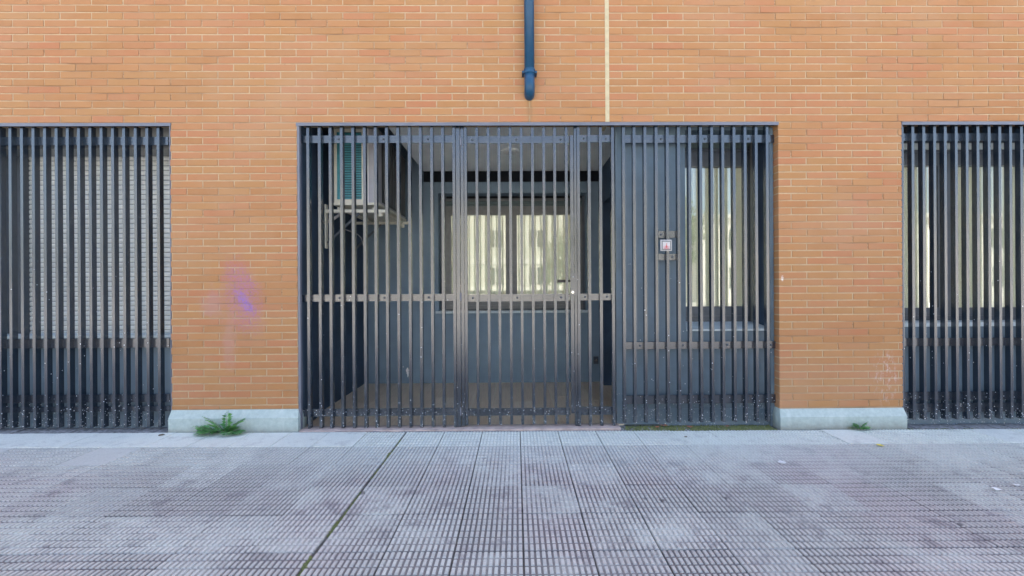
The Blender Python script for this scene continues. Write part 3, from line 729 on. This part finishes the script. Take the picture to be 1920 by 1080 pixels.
# ------------------------------------------------------------------ air conditioner
AY0, AY1 = .36, 1.27
ax0, ax1 = ax(626.5, 330, AY0), ax(709, 330, AY0); acz0, acz1 = az(380, 660, AY0), az(241, 660, AY0)
acm = ax(683.5, 330, AY0)
r = thing('air_conditioner', ((ax0+ax1)/2, (AY0+AY1)/2, acz0), 'cream air conditioner with teal coil hung in the porch corner', 'air conditioner')
MB().box(ax0, ax1, AY0+.012, AY1, acz0, acz1).build('casing', M['acgrey'], r)
f = MB().box(ax0, ax0+.024, AY0, AY0+.0118, acz0, acz1).box(acm-.026, acm, AY0, AY0+.0118, acz0, acz1).box(ax0+.024, acm-.026, AY0, AY0+.0118, acz0, acz0+.03).box(ax0+.024, acm-.026, AY0, AY0+.0118, acz1-.03, acz1)
f.build('end_frame', M['accream'], r)
MB().box(acm+.001, ax1+.001, AY0+.002, AY0+.0116, acz0, acz1).build('corner_panel', M['acgrey'], r)
MB().box(acm+.022, acm+.034, AY0-.004, AY0+.0018, acz0, acz1).build('corner_rib', M['white'], r)
MB().box(ax0+.0242, acm-.0262, AY0+.008, AY0+.0117, acz0+.0302, acz1-.0302).build('coil_back', M['coildark'], r)
fm = MB().box(0, acm-ax0-.052-.07, AY0+.001, AY0+.0078, 0, .012).mesh('coil_fin', M['coil'])
k = acz0+.034
while k < acz1-.04: inst('coil_fin', fm, (ax0+.026+.068, 0, k), r); k += .022
MB().box(ax0+.0245, ax0+.088, AY0+.0035, AY0+.0079, acz0+.031, acz1-.031).build('coil_bend_plate', M['coil'], r)
MB().box(ax1+.0001, ax1+.006, AY0+.10, AY1-.02, acz0+.02, acz1-.01).build('fan_face', M['black'], r)
nb = 13
for k in range(nb):
    o = bpy.data.objects.new('fan_grille_bar', MB().box(ax1+.010, ax1+.016, AY0+.13+k*.058, AY0+.135+k*.058, acz0+.03, acz1-.02).mesh('fan_grille_bar', M['frame'], root_loc(r))); C.objects.link(o); o.parent = r
MB().box(ax0-.01, ax1+.008, AY0-.006, AY1+.004, acz0-.022, acz0-.001).build('base_pan', M['accream'], r)
# bracket
r = thing('wall_bracket', (XL, .8, acz0-.06), 'cream steel wall bracket carrying the air conditioner', 'bracket')
for yy, pa, pb, py in ((AY0-.005, 609, 727, 395.5), (AY1-.06, 662, 766, 418)):
    z = az(py, 690, yy); xa_, xb_ = max(ax(pa, py, yy), XL+.002), ax(pb, py, yy)
    MB().box(xa_, xb_, yy, yy+.03, z-.014, z+.014).build('arm', M['accream'], r)
    MB().tube([(xa_+.02, yy+.015, z-.28), (xa_+.30, yy+.015, z-.016)], .011, 6).build('brace', M['framed'], r)
    MB().box(xa_, xa_+.012, yy-.004, yy+.034, z-.33, z+.06).build('wall_plate', M['accream'], r)
    MB().tube([(xb_-.07, yy+.014, z-.016), (xb_-.065, yy+.014, z-.05)], [.022, .016], 10).build('rubber_foot', M['accream'], r)
z = az(395.5, 690, AY0)
for xx in (ax0+.05, ax1-.03): MB().box(xx-.02, xx+.02, AY0-.01, AY1, z+.016, z+.030).build('cross_rail', M['accream'], r)
hx, hz = at(632, 405, AY0+.1)
r = thing('drain_hose', (hx, AY0+.1, hz), 'grey drain hose curling under the air conditioner', 'hose')
MB().tube([(hx+.03, AY0+.1, hz+.06), (hx+.02, AY0+.1, hz+.01), (hx-.03, AY0+.1, hz-.025), (hx-.09, AY0+.11, hz-.05), (XL+.01, AY0+.14, hz-.06)], .014, 8).build('tube', M['acgrey'], r, smooth=True)
pts = [at(625, 424, 1.0), at(650, 431, 1.05), at(675, 441, 1.1), at(680, 447, 1.1), at(684, 465, 1.1), at(686, 510, 1.1)]
r = thing('cable', (pts[0][0], 1.0, pts[0][1]), 'thin cable drooping below the air conditioner', 'cable')
MB().tube([(p[0], 1.0+.02*i, p[1]) for i, p in enumerate(pts)], .004, 6).build('wire', M['acgrey'], r)

# ------------------------------------------------------------------ drain pipe
RY = -.060; pr = .0415
xp0, zp = at(992.5, 60, RY); ztp = ZT; xp = ax(992.5, 90, RY)
r = thing('drain_pipe', (xp, RY, az(181, 993, RY)), 'blue grey rain pipe ending in an elbow above the porch', 'pipe')
zc_ = az(135, 993, RY); ze = az(182.5, 993, RY) + .099
MB().tube([(xp, RY, zc_), (xp, RY, 4.6)], pr*.95, 24).build('tube', M['pipe'], r, smooth=True)
el = [(xp, RY, zc_-.012)] + [(xp, RY + .055*(1-math.cos(t)), ze - .058*math.sin(t)) for t in [math.pi/2*q/8 for q in range(9)]] + [(xp, .02, ze-.058)]
MB().tube(el, pr*.97, 24).build('elbow', M['pipe'], r, smooth=True)
cl = MB().tube([(xp, RY, zc_-.018), (xp, RY, zc_+.010)], pr+.0025, 24).build('clamp', M['pipe'], r)
MB().tube([(xp, RY, zc_+.0105), (xp, RY, zc_+.018)], pr+.0045, 24).build('collar_ring', M['pipe'], cl)
for s in (-1, 1): MB().box(min(xp+s*(pr+.002), xp+s*(pr+.018)), max(xp+s*(pr+.002), xp+s*(pr+.018)), RY-.010, .001, zc_-.012, zc_+.006).build('clamp_ear', M['pipe'], cl)

# ------------------------------------------------------------------ plants and litter
def gz(x): return -SLOPE*x
def frond(b, base, d, L, lift, droop, width, nl, rnd, mats=(0, 1)):
    """one feathery leaf: a curved midrib with pairs of leaflets."""
    d = Vector((d[0], d[1], 0)).normalized(); side = Vector((-d.y, d.x, 0))
    pts = []
    for i in range(nl+1):
        t = i/nl; pts.append(Vector(base) + d*(L*t*math.cos(lift*(1-.3*t))) + Vector((0, 0, L*(t*math.sin(lift) - droop*t*t))))
    b.tube(pts, [.0016*(1-.7*i/nl) for i in range(nl+1)], 4, mats[1])
    for i in range(1, nl+1):
        t = i/nl; wl = width*(.35 + math.sin(math.pi*min(1, t*.95+.08))*.8)*rnd.uniform(.75, 1.2)
        for s in (-1, 1):
            n = (side*s + d*.55 + Vector((0, 0, rnd.uniform(-.25, .45)))).normalized()
            u = (pts[i]-pts[i-1]).normalized()
            n = (n*.8 + u*.5 + side*s*.3).normalized(); u = (u + Vector((rnd.uniform(-.25, .25), rnd.uniform(-.25, .25), rnd.uniform(-.2, .3)))).normalized()
            p = pts[i]
            b.face([p, p+n*wl*.45+u*wl*.26, p+n*wl, p+n*wl*.5-u*wl*.22], mats[0])
def weed(name, x, y, label, fronds, seed):
    rnd = random.Random(seed); z = gz(x)
    r = thing(name, (x, y, z), label, 'weed')
    for (dx, dy, L, lift, droop, wd, bx) in fronds:
        b = MB(); frond(b, (x+bx, y, z+.004), (dx, dy), L*.97, min(1.5, lift*1.15), droop*.8, wd*1.3, 13, rnd); b.build('leaf', [M['weed'], M['weedb']], r)
    return r
wx_ = ax(420, 800, -.06)
FR = [(.25, -.3, .20, 1.40, .05, .034, .01), (-.9, -.3, .19, .85, .12, .036, 0), (.9, -.3, .20, .72, .12, .036, .03), (-1, -.5, .17, .35, .25, .040, -.04), (1, -.4, .15, .25, .2, .040, .05),
      (-.5, -1, .15, .45, .35, .042, -.03), (.4, -1, .14, .4, .4, .042, .04), (-1, -.2, .19, .5, .3, .040, -.05), (.1, -1, .12, .8, .5, .040, 0), (-.3, -.6, .15, .95, .3, .038, -.02), (.6, -.6, .13, .8, .3, .038, .03), (-.8, -.9, .13, .25, .2, .044, -.08), (1, -.9, .12, .3, .3, .040, .07), (-.1, -.8, .10, .5, .3, .042, -.06), (.5, -.2, .12, .5, .2, .042, .02), (-.4, -.3, .13, .6, .2, .044, -.07)]
weed('weed', wx_, -.050, 'larger green feathery weed against the left stone base', FR, 5)
weed('weed', ax(1613, 800, -.06), -.046, 'small green weed against the right stone base', [(-1, -.4, .085, .55, .3, .022, 0), (-.5, -.8, .075, .6, .3, .022, 0), (.2, -.9, .075, .7, .3, .02, 0), (.9, -.5, .085, .5, .3, .022, 0), (.4, -.2, .08, 1.1, .15, .018, .01), (-.3, -.2, .085, .9, .2, .02, -.01), (1, -.2, .07, .2, .1, .02, .01), (-1, -.1, .07, .3, .1, .02, -.02)], 9)
mo = MB(); rnd = random.Random(4)
def tuft(x, y, z, s):
    n = 5; a0 = rnd.uniform(0, 6)
    top = (x+rnd.uniform(-.3, .3)*s, y+rnd.uniform(-.3, .3)*s, z+s*rnd.uniform(.4, 1.0))
    for k in range(n):
        a, c = a0+2*math.pi*k/n, a0+2*math.pi*(k+1)/n
        mo.face([(x+s*math.cos(a), y+s*math.sin(a), z-.003), (x+s*math.cos(c), y+s*math.sin(c), z-.003), top])
for k in range(1500):
    t = rnd.random()**.75; x = ax(1166, 800) + t*(ax(1452, 800)-ax(1166, 800)); tuft(x, rnd.uniform(-.045, .075), gz(x)-.004, rnd.uniform(.004, .011))
for k in range(420):
    x = rnd.uniform(ax(1697, 800), 5.2); tuft(x, rnd.uniform(-.05, -.01), gz(x)-.008, rnd.uniform(.003, .008))
for k in range(700):
    t = rnd.random(); y = Y0 - t*2.3; 
    if math.sin(y*9)+math.sin(y*23+1) > -.5: tuft(CR-.005+rnd.uniform(-.006, .006), y, gz(CR)-.008, rnd.uniform(.003, .007))
for (cx, cy, n, s) in ((CR-.005, -.5, 40, .02), (CR-.005, -1.35, 70, .02), (CR-.005, -1.62, 60, .02)):
    for k in range(n): tuft(cx+rnd.gauss(0, .006), cy+rnd.gauss(0, s), gz(cx)-.004, rnd.uniform(.004, .009))
tag(mo.build('moss', M['moss']), 'green moss and tiny weeds in the joints and along the wall foot', 'moss', kind='stuff')
# fallen leaves and scraps
def flat_bit(name, px, py, s, mat, label, cat, seed, group=None):
    rd = random.Random(seed); v = fw + rt*((px-960-SX)/F) - up*((py-540-SY)/F); t = HC/-v.z
    x, y = v.x*t, -D + v.y*t
    z = gz(x) + .004; b = MB(); n = 8; a0 = rd.uniform(0, 6)
    if y > -.04: z += .008
    p = [Vector((x + s*math.cos(2*math.pi*k/n)*(1 if k % 2 else .75)*rd.uniform(.8, 1.1)*1.3, y + s*math.sin(2*math.pi*k/n)*rd.uniform(.6, 1), z + rd.uniform(0, .35)*s)) for k in range(n)]
    c = Vector((x, y, z+.1*s))
    for k in range(n): b.face([c, p[k], p[(k+1) % n]])
    o = b.build(name, mat, loc=(x, y, z)); md = o.modifiers.new('thickness', 'SOLIDIFY'); md.thickness = .0012
    return tag(o, label, cat, group)
G = 'fallen leaves along the wall foot'
flat_bit('fallen_leaf', 1244, 799, .026, M['litter'], 'largest red fallen leaf on the moss below the panel', 'leaf', 1, G)
flat_bit('fallen_leaf', 1232, 802, .016, M['litter'], 'small brown leaf just left of the largest red leaf', 'leaf', 2, G)
flat_bit('fallen_leaf', 1293, 801, .020, M['litter'], 'reddish fallen leaf on the moss, middle of the panel foot', 'leaf', 3, G)
flat_bit('fallen_leaf', 1363, 800, .016, M['litter'], 'right-hand reddish leaf on the moss near the pier', 'leaf', 4, G)
flat_bit('fallen_leaf', 302, 820, .020, M['bark'], 'dark dry leaf on the pale tiles left of the left stone base', 'leaf', 5, G)
flat_bit('fallen_leaf', 1650, 833, .022, M['yellow'], 'yellow fallen leaf on the paving in front of the right base', 'leaf', 6, G)
flat_bit('fallen_leaf', 1286, 818, .012, M['bark'], 'small dark leaf on the pale tiles below the grille with the sign', 'leaf', 7, G)
G = 'white scraps on the paving'
flat_bit('paper_scrap', 1466, 866, .026, M['paper'], 'white scrap on the paving in front of the right pier', 'scrap', 11, G)
flat_bit('paper_scrap', 1868, 914, .020, M['paper'], 'longer white scrap on the paving near the right edge', 'scrap', 12, G)
flat_bit('paper_scrap', 1905, 906, .014, M['paper'], 'smaller white scrap closest to the right edge', 'scrap', 13, G)
flat_bit('paper_scrap', 12, 806, .024, M['paper'], 'white scrap at the foot of the left grille by the photo edge', 'scrap', 14, G)

# ------------------------------------------------------------------ street behind the viewer (seen only in reflections)
r = thing('apartment_building', (0, -25, 0), 'ochre apartment building reflected in the windows', 'building')
OX0, OX1, OH, OY = -26, 10, 8.6, -25
MB().box(OX0, OX1, OY-10, OY, -.5, OH).build('wall', M['stucco'], r)
MB().box(OX0-.2, OX1+.2, OY-10.2, OY+.35, OH, OH+.3).build('roof', M['white_wall'], r)
MB().box(OX0, OX1, OY, OY+.06, 2.9, 3.3).build('string_course', M['white_wall'], r)
MB().box(OX0, OX1, OY, OY+.05, -.5, 1.2).build('dado', M['white_wall'], r)
wm = MB().box(-.75, .75, OY+.001, OY+.04, 0, 1.5).mesh('window', M['white_wall']); wp = MB().box(-.65, -.04, OY+.041, OY+.05, .1, 1.4).box(.04, .65, OY+.041, OY+.05, .1, 1.4).mesh('pane', M['dglass'])
for zz in (1.25, 4.1, 6.7):
    x = OX0 + 2
    while x < OX1 - 1:
        o = inst('window', wm, (x, 0, zz), r); p = bpy.data.objects.new('pane', wp); C.objects.link(p); p.parent = o; x += 3.2
r = thing('corner_building', (24, -27, 0), 'white building reflected beside the ochre one', 'building')
MB().box(14, 40, -38, -27, -.5, 6.2).build('wall', M['white_wall'], r)
MB().box(13.8, 40.2, -38.2, -26.7, 6.2, 6.5).build('roof', M['white_wall'], r)
for zz in (1.0, 3.9):
    for k in range(6): MB().box(16+k*4, 17.6+k*4, -27, -26.95, zz, zz+1.5).build('window', M['dglass'], r)
def tree(x, y, h, label, seed):
    rd = random.Random(seed); r = thing('street_tree', (x, y, -.05), label, 'tree', 'street trees across the road')
    MB().tube([(x, y, -.1), (x+.05, y, h*.3), (x, y+.05, h*.6)], [.14, .10, .06], 8).build('trunk', M['bark'], r)
    b = MB()
    cl = [(rd.gauss(0, .9), rd.gauss(0, .8), h*.62+rd.gauss(0, .7), rd.uniform(.5, 1.0)) for _ in range(14)]
    for _ in range(1500):
        c = rd.choice(cl); v = Vector((rd.gauss(0, 1), rd.gauss(0, 1), rd.gauss(0, .8))).normalized()*c[3]*rd.random()**.4
        p = Vector((x+c[0], y+c[1], c[2])) + v; u = Vector((rd.uniform(-1, 1), rd.uniform(-1, 1), rd.uniform(-1, 1))).normalized()*.11; q = u.orthogonal().normalized()*.07
        b.face([p-u, p+q, p+u, p-q])
    b.build('crown', M['leaf'], r)
for i, (x, y, h) in enumerate(((-7.5, -20.5, 5.2), (3.2, -21, 4.8), (9.5, -20.5, 5.5))):
    tree(x, y, h, ['leafy street tree reflected at the left', 'leafy street tree reflected in the middle', 'leafy street tree reflected at the right'][i], 20+i)
